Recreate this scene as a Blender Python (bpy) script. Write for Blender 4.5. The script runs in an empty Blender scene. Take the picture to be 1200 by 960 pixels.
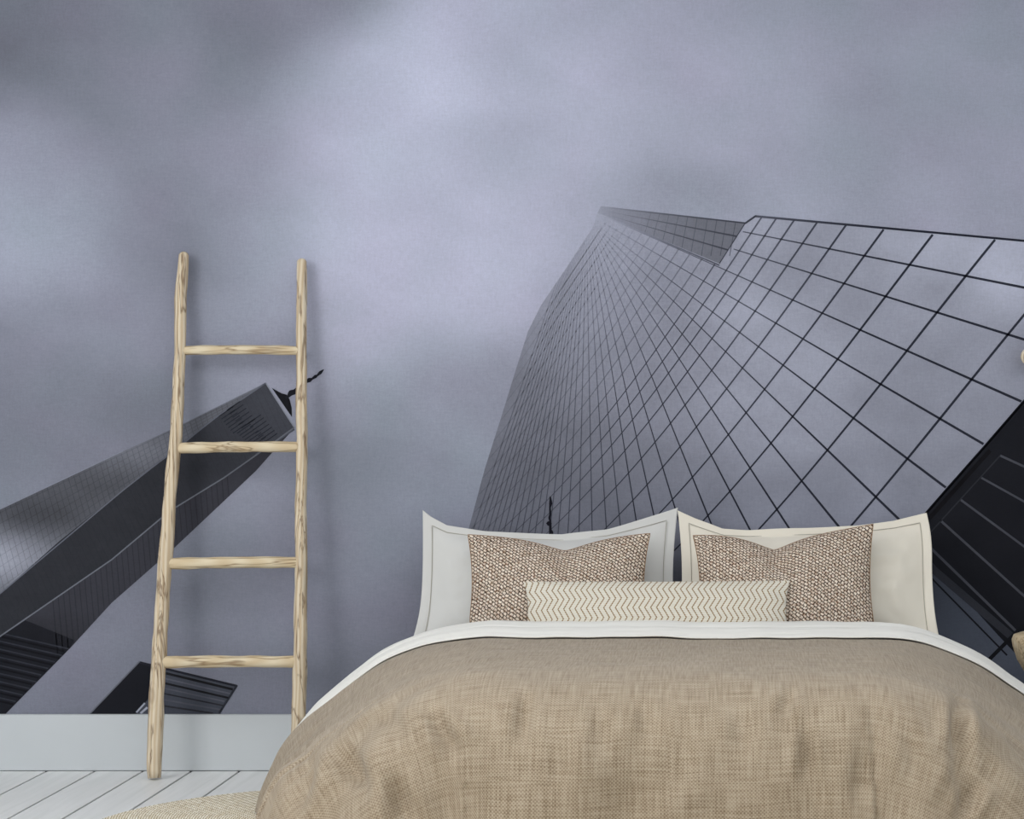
import bpy, bmesh, math, random
import numpy as np
from mathutils import Vector, noise as mn

# ------------------------------------------------------------------ camera, world, lights, exposure
C = bpy.context.scene.collection
scene = bpy.context.scene
CX, CY, F, D = 845.0, 503.0, 2700.0, 7.5      # vanishing point, focal length in px, distance camera-wall
CAMZ = 1.11
cam_data = bpy.data.cameras.new('camera')
cam = bpy.data.objects.new('camera', cam_data); C.objects.link(cam)
cam.location = (0, -D, CAMZ); cam.rotation_euler = (math.pi/2, 0, 0)
cam_data.sensor_width = 36.0; cam_data.lens = 36.0*F/1200.0
cam_data.shift_x = (600-CX)/1200.0; cam_data.shift_y = (CY-480)/1200.0
cam_data.clip_start = 0.05; cam_data.clip_end = 100
scene.camera = cam

world = bpy.data.worlds.new('world'); scene.world = world; world.use_nodes = True
wbg = world.node_tree.nodes['Background']
wbg.inputs[0].default_value = (0.93, 0.97, 1.0, 1); wbg.inputs[1].default_value = 0.95

def area(name, loc, target, sx, sy, power, col):
    l = bpy.data.lights.new(name, 'AREA'); l.shape = 'RECTANGLE'; l.size = sx; l.size_y = sy
    l.energy = power; l.color = col
    o = bpy.data.objects.new(name, l); C.objects.link(o); o.location = loc
    o.rotation_euler = (Vector(target)-Vector(loc)).to_track_quat('-Z', 'Y').to_euler()
    return o
area('left_softbox_fill', (-4.3, -4.6, 2.3), (-0.2, -0.9, 0.4), 2.6, 1.9, 100, (1.0, 0.98, 0.95))  # added softbox from the front left; there is no window in the room
area('overhead_fill', (-0.4, -2.5, 2.9), (-0.4, -2.3, 0.0), 7.5, 3.0, 116, (1.0, 0.99, 0.97))  # added overhead fill to brighten floor and back wall, not a fitting

vs = scene.view_settings
vs.view_transform = 'Standard'; vs.look = 'None'; vs.gamma = 1.0; vs.use_curve_mapping = False
vs.exposure = 0.12

# ------------------------------------------------------------------ helpers
def tag(o, label=None, cat=None, group=None, kind=None):
    if label: o['label'] = label
    if cat: o['category'] = cat
    if group: o['group'] = group
    if kind: o['kind'] = kind
    return o

def empty(name, loc=(0, 0, 0)):
    o = bpy.data.objects.new(name, None); C.objects.link(o); o.location = loc
    o.empty_display_size = 0.1
    return o

def link(name, me, mat=None, parent=None, smooth=True, loc=None):
    if mat: me.materials.append(mat)
    if smooth and len(me.polygons): me.polygons.foreach_set('use_smooth', [True]*len(me.polygons))
    o = bpy.data.objects.new(name, me); C.objects.link(o)
    if parent: o.parent = parent
    if loc is not None: o.location = loc
    return o

def from_bm(name, bm, mat=None, parent=None, smooth=True, loc=None):
    me = bpy.data.meshes.new(name); bm.to_mesh(me); bm.free()
    return link(name, me, mat, parent, smooth, loc)

def box_bm(x0, x1, y0, y1, z0, z1, bevel=0.0, seg=2):
    bm = bmesh.new()
    bmesh.ops.create_cube(bm, size=1)
    for v in bm.verts:
        v.co = ((x0+x1)/2+v.co.x*(x1-x0), (y0+y1)/2+v.co.y*(y1-y0), (z0+z1)/2+v.co.z*(z1-z0))
    if bevel > 0:
        bmesh.ops.bevel(bm, geom=list(bm.edges), offset=bevel, segments=seg, profile=0.7, affect='EDGES')
    return bm

def P(px, py, d):
    """a pixel of the 1200x960 frame at depth d from the camera -> world point (used for measuring)"""
    return Vector(((px-CX)/F*d, d-D, CAMZ-(py-CY)/F*d))

def s2l(c):
    c = np.clip(np.asarray(c, float)/255.0, 0, 1)
    return np.where(c <= 0.04045, c/12.92, ((c+0.055)/1.055)**2.4)

class NT:
    def __init__(self, name):
        self.m = bpy.data.materials.new(name); self.m.use_nodes = True
        self.t = self.m.node_tree; self.b = self.t.nodes['Principled BSDF']
    def n(self, typ, **kw):
        nd = self.t.nodes.new('ShaderNode'+typ)
        for k, v in kw.items():
            if k.startswith('_'): setattr(nd, k[1:], v)
            else:
                key = int(k[1:]) if k[0] == 'i' and k[1:].isdigit() else k.replace('__', ' ')
                if hasattr(v, 'bl_idname') or isinstance(v, bpy.types.NodeSocket):
                    self.t.links.new(v, nd.inputs[key])
                else: nd.inputs[key].default_value = v
        return nd
    def math(self, op, a, b=0.0, c=None):
        nd = self.t.nodes.new('ShaderNodeMath'); nd.operation = op
        for i, v in enumerate((a, b) if c is None else (a, b, c)):
            if isinstance(v, bpy.types.NodeSocket): self.t.links.new(v, nd.inputs[i])
            else: nd.inputs[i].default_value = v
        return nd.outputs[0]
    def mix(self, f, a, b, blend='MIX'):
        nd = self.t.nodes.new('ShaderNodeMix'); nd.data_type = 'RGBA'; nd.blend_type = blend
        for i, v in ((0, f), (6, a), (7, b)):
            if isinstance(v, bpy.types.NodeSocket): self.t.links.new(v, nd.inputs[i])
            else: nd.inputs[i].default_value = v if i == 0 else (*v[:3], 1)
        return nd.outputs[2]
    def ramp(self, f, stops):
        nd = self.t.nodes.new('ShaderNodeValToRGB'); self.t.links.new(f, nd.inputs[0])
        e = nd.color_ramp.elements
        while len(e) < len(stops): e.new(0.5)
        for el, (p, c) in zip(e, stops): el.position = p; el.color = (*c[:3], 1)
        return nd.outputs[0]
    def base(self, s): self.t.links.new(s, self.b.inputs['Base Color'])
    def bump(self, h, strength=0.3, dist=0.002):
        nd = self.n('Bump', Strength=strength, Distance=dist, Height=h)
        self.t.links.new(nd.outputs[0], self.b.inputs['Normal'])
    def rough(self, r, spec=0.3):
        self.b.inputs['Roughness'].default_value = r; self.b.inputs['Specular IOR Level'].default_value = spec

def rgb(r, g, b):
    return tuple(float(x) for x in s2l((r, g, b)))

# ------------------------------------------------------------------ materials
def mat_paint(name, c, rough=0.55, spec=0.3, var=0.03, bump=0.05):
    k = NT(name); k.rough(rough, spec)
    tc = k.n('TexCoord')
    nz = k.n('TexNoise', Vector=tc.outputs['Object'], Scale=9.0, Detail=5.0)
    c2 = tuple(x*(1-var*3) for x in c)
    k.base(k.mix(nz.outputs[0], c, c2))
    n2 = k.n('TexNoise', Vector=tc.outputs['Object'], Scale=160.0, Detail=3.0)
    k.bump(n2.outputs[0], bump, 0.001)
    return k.m

def mat_plank():
    k = NT('white_board_paint'); k.rough(0.42, 0.4)
    tc = k.n('TexCoord'); oi = k.n('ObjectInfo')
    mp = k.n('Mapping', Vector=tc.outputs['Object']); mp.inputs['Scale'].default_value = (14, 0.7, 5)
    off = k.n('CombineXYZ', X=k.math('MULTIPLY', oi.outputs['Random'], 17.0), Y=k.math('MULTIPLY', oi.outputs['Random'], 31.0), Z=0.0)
    k.t.links.new(off.outputs[0], mp.inputs['Location'])
    nz = k.n('TexNoise', Vector=mp.outputs[0], Scale=2.4, Detail=6.0, Distortion=0.6)
    a = k.ramp(nz.outputs[0], [(0.3, rgb(226, 228, 227)), (0.6, rgb(240, 241, 241)), (0.8, rgb(244, 245, 245))])
    n3 = k.n('TexNoise', Vector=tc.outputs['Object'], Scale=1.3, Detail=2.0)
    k.base(k.mix(k.math('MULTIPLY', n3.outputs[0], 0.35), a, rgb(226, 231, 234)))
    k.bump(nz.outputs[0], 0.12, 0.002)
    return k.m

def mat_wood(name, ca, cb, cd, sc=1.0):
    k = NT(name); k.rough(0.6, 0.25)
    tc = k.n('TexCoord')
    mp = k.n('Mapping', Vector=tc.outputs['Object']); mp.inputs['Scale'].default_value = (22*sc, 22*sc, 2.3*sc)
    n1 = k.n('TexNoise', Vector=mp.outputs[0], Scale=2.0, Detail=6.0, Distortion=0.7)
    w = k.n('TexWave', Vector=mp.outputs[0], Scale=1.1, Distortion=7.0, Detail=3.0, **{'Detail Scale': 0.8})
    col = k.mix(k.math('MULTIPLY', w.outputs[1], 0.8), ca, cb)
    # dark veins
    n2 = k.n('TexNoise', Vector=mp.outputs[0], Scale=0.75, Detail=3.0, Distortion=2.2)
    vein = k.math('ABSOLUTE', k.math('SUBTRACT', n2.outputs[0], 0.52))
    vm = k.math('SUBTRACT', 1.0, k.math('MINIMUM', k.math('MULTIPLY', vein, 26.0), 1.0))
    col = k.mix(k.math('MULTIPLY', vm, 0.85), col, cd)
    # knots
    mp2 = k.n('Mapping', Vector=tc.outputs['Object']); mp2.inputs['Scale'].default_value = (6*sc, 6*sc, 3.2*sc)
    vo = k.n('TexVoronoi', Vector=mp2.outputs[0], Scale=1.0)
    kn = k.math('SUBTRACT', 1.0, k.math('MINIMUM', k.math('MULTIPLY', vo.outputs['Distance'], 5.0), 1.0))
    rings = k.math('MULTIPLY', kn, k.math('ADD', 0.6, k.math('MULTIPLY', k.math('SINE', k.math('MULTIPLY', vo.outputs['Distance'], 110.0)), 0.4)))
    col = k.mix(rings, col, cd)
    col = k.mix(k.math('MULTIPLY', n1.outputs[0], 0.3), col, ca)
    k.base(col)
    k.bump(k.math('SUBTRACT', n1.outputs[0], k.math('MULTIPLY', vm, 0.7)), 0.35, 0.003)
    return k.m

def mat_print():
    k = NT('printed_mural_paper'); k.rough(0.85, 0.12)
    at = k.n('Attribute', _attribute_name='ink')
    tc = k.n('TexCoord')
    mp = k.n('Mapping', Vector=tc.outputs['Object']); mp.inputs['Scale'].default_value = (1, 1, 4.0)
    n1 = k.n('TexNoise', Vector=mp.outputs[0], Scale=36.0, Detail=3.0)
    mp2 = k.n('Mapping', Vector=tc.outputs['Object']); mp2.inputs['Scale'].default_value = (4.0, 1, 1)
    n2 = k.n('TexNoise', Vector=mp2.outputs[0], Scale=36.0, Detail=3.0)
    n3 = k.n('TexNoise', Vector=tc.outputs['Object'], Scale=300.0, Detail=1.0)
    s = k.math('ADD', k.math('ADD', n1.outputs[0], n2.outputs[0]), k.math('MULTIPLY', n3.outputs[0], 1.1))
    f = k.math('ADD', 1.0, k.math('MULTIPLY', k.math('SUBTRACT', s, 1.55), 0.17))
    vm = k.n('VectorMath', _operation='SCALE'); k.t.links.new(at.outputs['Color'], vm.inputs[0]); k.t.links.new(f, vm.inputs['Scale'])
    k.base(vm.outputs[0])
    return k.m

def mat_cotton(name, c, weave=900.0, thread=None):
    k = NT(name); k.rough(0.9, 0.1)
    k.b.inputs['Sheen Weight'].default_value = 0.15
    uv = k.n('UVMap'); tc = k.n('TexCoord')
    sx = k.n('SeparateXYZ', Vector=uv.outputs[0])
    wx = k.math('SINE', k.math('MULTIPLY', sx.outputs[0], weave*2)); wy = k.math('SINE', k.math('MULTIPLY', sx.outputs[1], weave*2))
    nz = k.n('TexNoise', Vector=tc.outputs['Object'], Scale=7.0, Detail=4.0)
    n2 = k.n('TexNoise', Vector=uv.outputs[0], Scale=60.0, Detail=4.0)
    col = k.mix(k.math('MULTIPLY', nz.outputs[0], 0.5), c, tuple(x*0.93 for x in c))
    k.base(col)
    h = k.math('ADD', k.math('MULTIPLY', k.math('MULTIPLY', wx, wy), 0.3), n2.outputs[0])
    k.bump(h, 0.25, 0.0015)
    return k.m

def mat_linen():
    k = NT('oatmeal_linen_weave'); k.rough(0.95, 0.08)
    k.b.inputs['Sheen Weight'].default_value = 0.2
    uv = k.n('UVMap')
    def threads(sx, sy, scale, det=3.0):
        mp = k.n('Mapping', Vector=uv.outputs[0]); mp.inputs['Scale'].default_value = (sx, sy, 1)
        return k.n('TexNoise', Vector=mp.outputs[0], Scale=scale, Detail=det).outputs[0]
    weft = threads(9, 230, 1.0); warp = threads(230, 9, 1.0)
    weft2 = threads(1.2, 60, 1.0, 2.0); warp2 = threads(60, 1.2, 1.0, 2.0)
    sp = k.n('SeparateXYZ', Vector=uv.outputs[0])
    cell = 2*math.pi/0.0088
    gx = k.math('SINE', k.math('MULTIPLY', sp.outputs[0], cell)); gy = k.math('SINE', k.math('MULTIPLY', sp.outputs[1], cell))
    g = k.math('MULTIPLY', gx, gy)
    big = threads(2.2, 2.2, 1.0, 3.0)
    base = k.mix(k.ramp(big, [(0.35, (0, 0, 0)), (0.7, (1, 1, 1))]), rgb(150, 134, 113), rgb(160, 144, 124))
    t = k.math('ADD', k.math('ADD', weft, warp), k.math('ADD', k.math('MULTIPLY', k.math('ADD', weft2, warp2), 0.16), 0.64))
    t = k.math('ADD', k.math('MULTIPLY', k.math('SUBTRACT', t, 1.8), 0.75), k.math('ADD', 1.8, k.math('MULTIPLY', g, 0.24)))
    dk = k.ramp(k.math('MULTIPLY', t, 0.5), [(0.74, (1, 1, 1)), (0.80, (0.5, 0.5, 0.5)), (0.9, (0, 0, 0))])
    # light threads where low, dark holes where high
    light = k.ramp(k.math('MULTIPLY', t, 0.5), [(0.80, (0, 0, 0)), (0.95, (0.55, 0.55, 0.55)), (1.12, (1, 1, 1))])
    col = k.mix(k.math('MULTIPLY', light, 0.8), base, rgb(190, 177, 158))
    col = k.mix(k.math('MULTIPLY', dk, 0.5), col, rgb(92, 73, 52))
    k.base(col)
    k.bump(t, 0.5, 0.003)
    return k.m

def mat_tweed():
    k = NT('brown_cream_basket_weave'); k.rough(0.95, 0.08)
    uv = k.n('UVMap')
    nz = k.n('TexNoise', Vector=uv.outputs[0], Scale=70.0, Detail=2.0)
    off = k.n('VectorMath', _operation='SCALE'); k.t.links.new(nz.outputs['Color'], off.inputs[0]); off.inputs['Scale'].default_value = 0.010
    ad = k.n('VectorMath', _operation='ADD'); k.t.links.new(uv.outputs[0], ad.inputs[0]); k.t.links.new(off.outputs[0], ad.inputs[1])
    mp = k.n('Mapping', Vector=ad.outputs[0]); mp.inputs['Rotation'].default_value = (0, 0, math.radians(38)); mp.inputs['Scale'].default_value = (1, 1, 1)
    br = k.n('TexBrick', Vector=mp.outputs[0], Scale=1.0)
    br.offset = 0.5
    br.inputs['Color1'].default_value = (*rgb(236, 226, 212), 1); br.inputs['Color2'].default_value = (*rgb(214, 198, 180), 1)
    br.inputs['Mortar'].default_value = (*rgb(52, 28, 16), 1)
    br.inputs['Brick Width'].default_value = 0.0132; br.inputs['Row Height'].default_value = 0.0098
    br.inputs['Mortar Size'].default_value = 0.0019; br.inputs['Mortar Smooth'].default_value = 0.6
    n2 = k.n('TexNoise', Vector=uv.outputs[0], Scale=120.0, Detail=2.0)
    k.base(k.mix(k.ramp(n2.outputs[0], [(0.5, (0, 0, 0)), (0.68, (0.75, 0.75, 0.75))]), br.outputs[0], rgb(122, 84, 58)))
    k.bump(br.outputs['Fac'], -0.9, 0.004)
    return k.m

def mat_chevron():
    k = NT('cream_ochre_zigzag_stitch'); k.rough(0.95, 0.08)
    uv = k.n('UVMap'); sp = k.n('SeparateXYZ', Vector=uv.outputs[0])
    u, v = sp.outputs[0], sp.outputs[1]
    per = 0.0180; zp = 0.062
    tri = k.math('PINGPONG', v, zp/2)
    s = k.math('ADD', u, k.math('MULTIPLY', tri, -0.60))
    fr = k.math('PINGPONG', s, per/2)                        # 0 at line
    line = k.math('LESS_THAN', fr, 0.0020)
    dash = k.math('GREATER_THAN', k.math('SINE', k.math('MULTIPLY', v, 2*math.pi/0.0062)), -0.75)
    nz = k.n('TexNoise', Vector=uv.outputs[0], Scale=180.0, Detail=2.0)
    cream = k.mix(nz.outputs[0], rgb(236, 232, 222), rgb(218, 212, 198))
    # faint pale ribs between the lines
    rib = k.math('SINE', k.math('MULTIPLY', v, 2*math.pi/0.0062))
    cream = k.mix(k.math('MULTIPLY', k.math('ADD', rib, 1.0), 0.10), cream, rgb(170, 165, 152))
    k.base(k.mix(k.math('MULTIPLY', line, k.math('ADD', 0.25, k.math('MULTIPLY', dash, 0.75))), cream, rgb(132, 100, 46)))
    k.bump(k.math('ADD', k.math('MULTIPLY', fr, -30.0), k.math('MULTIPLY', rib, 0.15)), 0.5, 0.004)
    return k.m

def mat_jute():
    k = NT('pale_braided_jute'); k.rough(0.95, 0.08)
    uv = k.n('UVMap')
    br = k.n('TexBrick', Vector=uv.outputs[0], Scale=1.0); br.offset = 0.5
    br.inputs['Color1'].default_value = (*rgb(250, 245, 232), 1); br.inputs['Color2'].default_value = (*rgb(232, 222, 202), 1)
    br.inputs['Mortar'].default_value = (*rgb(168, 152, 112), 1)
    br.inputs['Brick Width'].default_value = 0.018; br.inputs['Row Height'].default_value = 0.0125
    br.inputs['Mortar Size'].default_value = 0.0028; br.inputs['Mortar Smooth'].default_value = 0.4
    n = k.n('TexNoise', Vector=uv.outputs[0], Scale=90.0, Detail=3.0)
    k.base(k.mix(k.ramp(n.outputs[0], [(0.5, (0, 0, 0)), (0.72, (0.6, 0.6, 0.6))]), br.outputs[0], rgb(150, 130, 92)))
    k.bump(br.outputs['Fac'], -0.8, 0.006)
    return k.m

M_white = mat_paint('white_wall_paint', rgb(212, 216, 219))
M_base = mat_paint('cool_white_trim_paint', rgb(200, 205, 209), rough=0.4, var=0.015)
M_dark = mat_paint('dark_subfloor', rgb(18, 17, 16), rough=0.9)
M_plank = mat_plank()
M_wood = mat_wood('pale_teak', rgb(224, 211, 188), rgb(192, 166, 130), rgb(98, 64, 32))
M_rung = mat_wood('pale_peeled_wood', rgb(226, 212, 184), rgb(206, 184, 148), rgb(120, 88, 48))
M_ink = mat_print()
M_sham = mat_cotton('ivory_cotton', rgb(214, 214, 212))
M_sham2 = mat_cotton('warm_ivory_cotton', rgb(236, 230, 217))
M_sheet = mat_cotton('white_cotton', rgb(240, 239, 234))
M_seam = mat_paint('grey_seam_thread', rgb(176, 172, 162), rough=0.9)
M_linen = mat_linen(); M_tweed = mat_tweed(); M_chev = mat_chevron(); M_jute = mat_jute()
M_piping = mat_paint('brown_edge_cord', rgb(150, 120, 92), rough=0.9)

# ------------------------------------------------------------------ room shell
XL, XR, YF, H = -4.6, 4.6, -8.6, 2.95
tag(from_bm('floor', box_bm(XL-.1, XR+.1, YF, 0.1, -0.12, -0.007), M_dark, smooth=False), kind='structure')
floor = bpy.data.objects['floor']
tag(from_bm('wall_back', box_bm(XL-.1, XR+.1, 0.0, 0.14, -0.022, H), M_white, smooth=False), kind='structure')
tag(from_bm('wall_left', box_bm(XL-.14, XL, YF, 0.0, -0.022, H), M_white, smooth=False), kind='structure')
tag(from_bm('wall_right', box_bm(XR, XR+.14, YF, 0.0, -0.022, H), M_white, smooth=False), kind='structure')
tag(from_bm('ceiling', box_bm(XL-.14, XR+.14, YF, 0.14, H, H+.12), M_white, smooth=False), kind='structure')
tag(from_bm('baseboard_back', box_bm(XL, XR, -0.022, 0.0, 0.0, 0.183, 0.0025, 1), M_base, smooth=False), kind='structure')

PW = 56.3/360.0
x_first = (57-CX)/360.0
pm = bpy.data.meshes.new('plank')
bm = box_bm(-PW/2+0.0040, PW/2-0.0040, YF+0.02, -0.022, -0.007, 0.0, 0.001, 1); bm.to_mesh(pm); bm.free()
pm.materials.append(M_plank)
k0 = int((XL-x_first)/PW)-1
xk = x_first+k0*PW
while xk < XR-PW*0.4:
    if xk-0.001 > XL-PW*0.5:
        o = bpy.data.objects.new('plank', pm); C.objects.link(o); o.parent = floor
        o.location = (xk+PW/2, 0, random.Random(int(xk*1000)).uniform(-0.0008, 0))
    xk += PW

# ------------------------------------------------------------------ the wall mural (flat photographic print)
ILL = 0.80            # how bright a white print would be on this wall
def hash2(ix, iy, s=0):
    h = np.sin(ix*127.1+iy*311.7+s*74.7)*43758.5453
    return h-np.floor(h)
def vnoise(x, y, s=0):
    ix, iy = np.floor(x), np.floor(y); fx, fy = x-ix, y-iy
    fx = fx*fx*(3-2*fx); fy = fy*fy*(3-2*fy)
    a = hash2(ix, iy, s)*(1-fx)+hash2(ix+1, iy, s)*fx
    b = hash2(ix, iy+1, s)*(1-fx)+hash2(ix+1, iy+1, s)*fx
    return a*(1-fy)+b*fy-0.5
def fbm(x, y, s=0, o=4):
    r = 0; a = 1
    for i in range(o): r = r+a*vnoise(x*2**i, y*2**i, s+i); a *= 0.55
    return r
SKY = np.array([
 [118,120,125,124,132,180,180,168,166,156,150,150,150],
 [108,122,130,128,166,190,178,175,170,164,154,153,152],
 [140,128,130,142,175,182,170,172,166,162,154,152,150],
 [150,141,129,145,170,180,172,165,150,158,154,152,148],
 [150,144,125,145,172,174,172,160,154,155,150,150,148],
 [130,134,130,142,162,168,165,152,150,150,150,148,148],
 [117,118,122,140,146,144,138,140,150,150,150,148,148],
 [118,115,118,138,128,138,140,140,150,150,150,148,148],
 [124,115,116,127,127,134,132,130,150,150,150,148,148],
 [120,114,118,123,128,124,124,130,150,150,150,148,148],
 [118,118,119,122,123,118,122,130,150,150,150,148,148],
 [115,112,116,118,118,116,120,130,150,150,150,148,148]], float)
SY = np.array([0,75,150,225,300,375,450,525,600,675,750,836], float)
def sky_l(x, y):
    x = np.asarray(x, float); y = np.asarray(y, float)
    wx = x+22*fbm(x/110, y/110, 3, 3); wy = y+16*fbm(x/110, y/110, 9, 3)
    gx = np.clip(wx/100.0, 0, 11.999); gy = np.clip(wy/75.0, 0, 10.999)
    ix = gx.astype(int); iy = gy.astype(int); fx = gx-ix; fy = gy-iy
    def cr(p0, p1, p2, p3, t):
        return p1+0.5*t*(p2-p0+t*(2*p0-5*p1+4*p2-p3+t*(3*(p1-p2)+p3-p0)))
    rows = []
    for j in (-1, 0, 1, 2):
        yy = np.clip(iy+j, 0, 11)
        rows.append(cr(*[SKY[yy, np.clip(ix+i, 0, 12)] for i in (-1, 0, 1, 2)], fx))
    L = cr(*rows, fy)
    return L+8.0*fbm(x/85, y/60, 21, 5)
def sky(x, y):
    L = sky_l(x, y)
    h = 2.5*fbm(np.asarray(x, float)/90, np.asarray(y, float)/90, 41, 3)+1.5*np.clip((L-150)/40, 0, 1)
    return np.stack([L*0.975+h, L-h*0.4, L*1.112+h*0.5], -1)
FP = np.array([(700,255,140),(720,300,132),(640,400,124),(690,360,130),(700,420,118),(760,330,120),(800,400,116),(870,360,130),(900,400,126),
 (860,300,122),(900,270,126),(930,330,118),(1000,300,124),(1060,290,130),(1000,360,112),(1040,400,118),(960,420,124),(1100,350,122),(1100,300,136),(1170,310,142),(1190,290,138),
 (1150,420,118),(1200,430,112),(1080,440,116),(600,470,112),(560,600,102),(620,560,104),(700,520,106),(700,620,100),(780,470,112),(780,560,106),(860,480,118),(860,580,106),
 (940,500,118),(940,590,108),(1020,480,116),(1020,560,112),(1080,520,112),(1060,590,104),(1150,490,112),(900,700,98),(700,700,96),(1400,400,112),(1400,300,135),(560,760,94)], float)
def facade_l(x, y):
    x = np.asarray(x, float); y = np.asarray(y, float)
    num = 0; den = 0
    for px, py, v in FP:
        w = 1/(((x-px)**2+(y-py)**2)/1600+0.25)**1.7
        num = num+w*v; den = den+w
    return (num/den+10*fbm((x+y)/95, (y-0.35*x)/55, 33, 4))*(1+0.22*np.clip((x-620)/250, 0, 1))
def facade(x, y):
    L = facade_l(x, y)
    base = np.stack([L*0.965, L*0.985, L*1.09], -1)
    # mist swallowing the top of the tower
    f = np.clip(1-np.hypot(x-690, (y-250)*0.8)/165.0, 0, 1)**1.2*0.75
    dl = np.clip((665-x+(y-300)*-0.3)/60, 0, 1)*np.clip((430-y)/120, 0, 1)*0.5
    f = np.clip(f+dl, 0, 0.85)[..., None]
    return base*(1-f)+sky(x, y)*f
def const(c, amp=4, sc=30):
    def fn(x, y):
        n = (amp*fbm(np.asarray(x, float)/sc, np.asarray(y, float)/sc, 5, 3))[..., None]
        return np.array(c, float)+n
    return fn

class Film:
    """collects coloured flat pieces of one printed motif, all in mural coordinates"""
    def __init__(self, y0): self.v = []; self.f = []; self.c = []; self.y0 = y0; self.n = 0
    def add(self, pts, faces, cols, lay=0):
        o = self.n
        for (x, y) in pts: self.v.append(((x-CX)/360.0, self.y0-0.0002*lay, CAMZ-(y-CY)/360.0))
        self.n += len(pts); self.f += [tuple(i+o for i in f) for f in faces]; self.c += [tuple(c) for c in cols]
    def poly(self, pts, fn, step=14, lay=0):
        bm = bmesh.new(); vs_ = [bm.verts.new((x, y, 0)) for x, y in pts]; bm.faces.new(vs_)
        bmesh.ops.triangulate(bm, faces=bm.faces[:])
        xs = [p[0] for p in pts]; ys = [p[1] for p in pts]
        for ax, lo, hi in ((0, min(xs), max(xs)), (1, min(ys), max(ys))):
            t = math.floor(lo/step)*step+step
            while t < hi:
                co = (t, 0, 0) if ax == 0 else (0, t, 0); no = (1, 0, 0) if ax == 0 else (0, 1, 0)
                bmesh.ops.bisect_plane(bm, geom=bm.verts[:]+bm.edges[:]+bm.faces[:], plane_co=co, plane_no=no, dist=1e-5)
                t += step
        bm.verts.index_update()
        P2 = np.array([(v.co.x, v.co.y) for v in bm.verts])
        self.add([tuple(p) for p in P2], [[v.index for v in f.verts] for f in bm.faces], fn(P2[:, 0], P2[:, 1]), lay)
        bm.free()
    def line(self, pts, width, fn, lay=1):
        """pts: polyline; width: number or f(x,y); fn: colour"""
        pts = np.array(pts, float)
        d = np.gradient(pts, axis=0); d /= np.linalg.norm(d, axis=1)[:, None]+1e-9
        nrm = np.stack([-d[:, 1], d[:, 0]], -1)
        w = np.array([width(x, y) if callable(width) else width for x, y in pts])[:, None]*0.5
        A, B = pts+nrm*w, pts-nrm*w
        n = len(pts); c = fn(pts[:, 0], pts[:, 1])
        self.add([tuple(p) for p in A]+[tuple(p) for p in B], [(i, i+1, n+i+1, n+i) for i in range(n-1)], np.concatenate([c, c]), lay)
    def build(self, name, parent=None):
        me = bpy.data.meshes.new(name); me.from_pydata(self.v, [], self.f)
        at = me.color_attributes.new('ink', 'FLOAT_COLOR', 'POINT')
        c = s2l(np.array(self.c))/ILL
        at.data.foreach_set('color', np.concatenate([c, np.ones((len(c), 1))], 1).astype(np.float32).ravel())
        bm = bmesh.new(); bm.from_mesh(me)
        for f in bm.faces:
            f.normal_update()
            if f.normal.y > 0: f.normal_flip()
        bm.to_mesh(me); bm.free()
        return link(name, me, M_ink, parent, smooth=False)

def inside(poly, x, y):
    c = False; n = len(poly)
    for i in range(n):
        x1, y1 = poly[i]; x2, y2 = poly[i-1]
        if (y1 > y) != (y2 > y) and x < (x2-x1)*(y-y1)/(y2-y1)+x1: c = not c
    return c
def seg(a, b, n=24):
    t = np.linspace(0, 1, n)[:, None]
    return np.array(a, float)*(1-t)+np.array(b, float)*t
def clipped(film, pts, poly, width, fn, lay=1):
    run = []
    for p in pts:
        if inside(poly, *p): run.append(p)
        else:
            if len(run) > 1: film.line(run, width, fn, lay)
            run = []
    if len(run) > 1: film.line(run, width, fn, lay)

BOT = 837.0; TOPY = -155.0
mural = empty('wall_mural', (0, 0, 0.183))
tag(mural, 'grey photographic wall mural of skyscrapers seen from below in fog, behind the bed', 'mural')
def place(o): o.location = (0, 0, -0.183); return o

# sky sheet
sx_ = np.arange(-800, 2491, 10.0); sy_ = np.append(np.arange(TOPY, BOT, 10.0), BOT)
gx, gy = np.meshgrid(sx_, sy_)
Fm = Film(-0.0012)
nx, ny = len(sx_), len(sy_)
cols = sky(gx.ravel(), gy.ravel())
Fm.add(list(zip(gx.ravel(), gy.ravel())), [(j*nx+i, j*nx+i+1, (j+1)*nx+i+1, (j+1)*nx+i) for j in range(ny-1) for i in range(nx-1)], cols)
tag(place(Fm.build('sky_print', mural)), 'lavender grey cloudy sky of the mural')

# --- big glass tower
Fm = Film(-0.0018)
EDGE = [(2000, 355), (885, 253), (873, 262), (843, 309), (700, 250), (695, 266), (665, 312), (634, 358), (619, 388), (604, 435), (588, 487), (568, 550), (548, 625), (516, 737), (490, BOT), (880, BOT), (1076, 609), (1109, 571), (1155, 519), (1200, 467), (1290, 368), (1500, 150)]
TOWER = [p for p in EDGE[:-2]]
TOWER = [(1600, 318.5)]+EDGE[1:-2]+[(1290, 368), (1600, 4+318.5)]
Fm.poly(TOWER, facade, 12, 0)
# set-back storey
SET = [(704, 242), (873, 261), (843, 309), (700, 250)]
def setback(x, y):
    x = np.asarray(x, float); f = np.clip((840-x)/140, 0, 1)[..., None]**1.5*0.75
    L = 108+3*fbm(x/20, np.asarray(y, float)/20, 2, 3)
    return np.stack([L*.96, L*.98, L*1.08], -1)*(1-f)+sky(x, y)*f
Fm.poly(SET, setback, 8, 0)
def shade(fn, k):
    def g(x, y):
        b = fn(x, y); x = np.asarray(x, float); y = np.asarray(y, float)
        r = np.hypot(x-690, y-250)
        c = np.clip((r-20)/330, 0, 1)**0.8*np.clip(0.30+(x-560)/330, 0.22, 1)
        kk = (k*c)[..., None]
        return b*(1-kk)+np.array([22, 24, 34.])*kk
    return g
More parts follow.
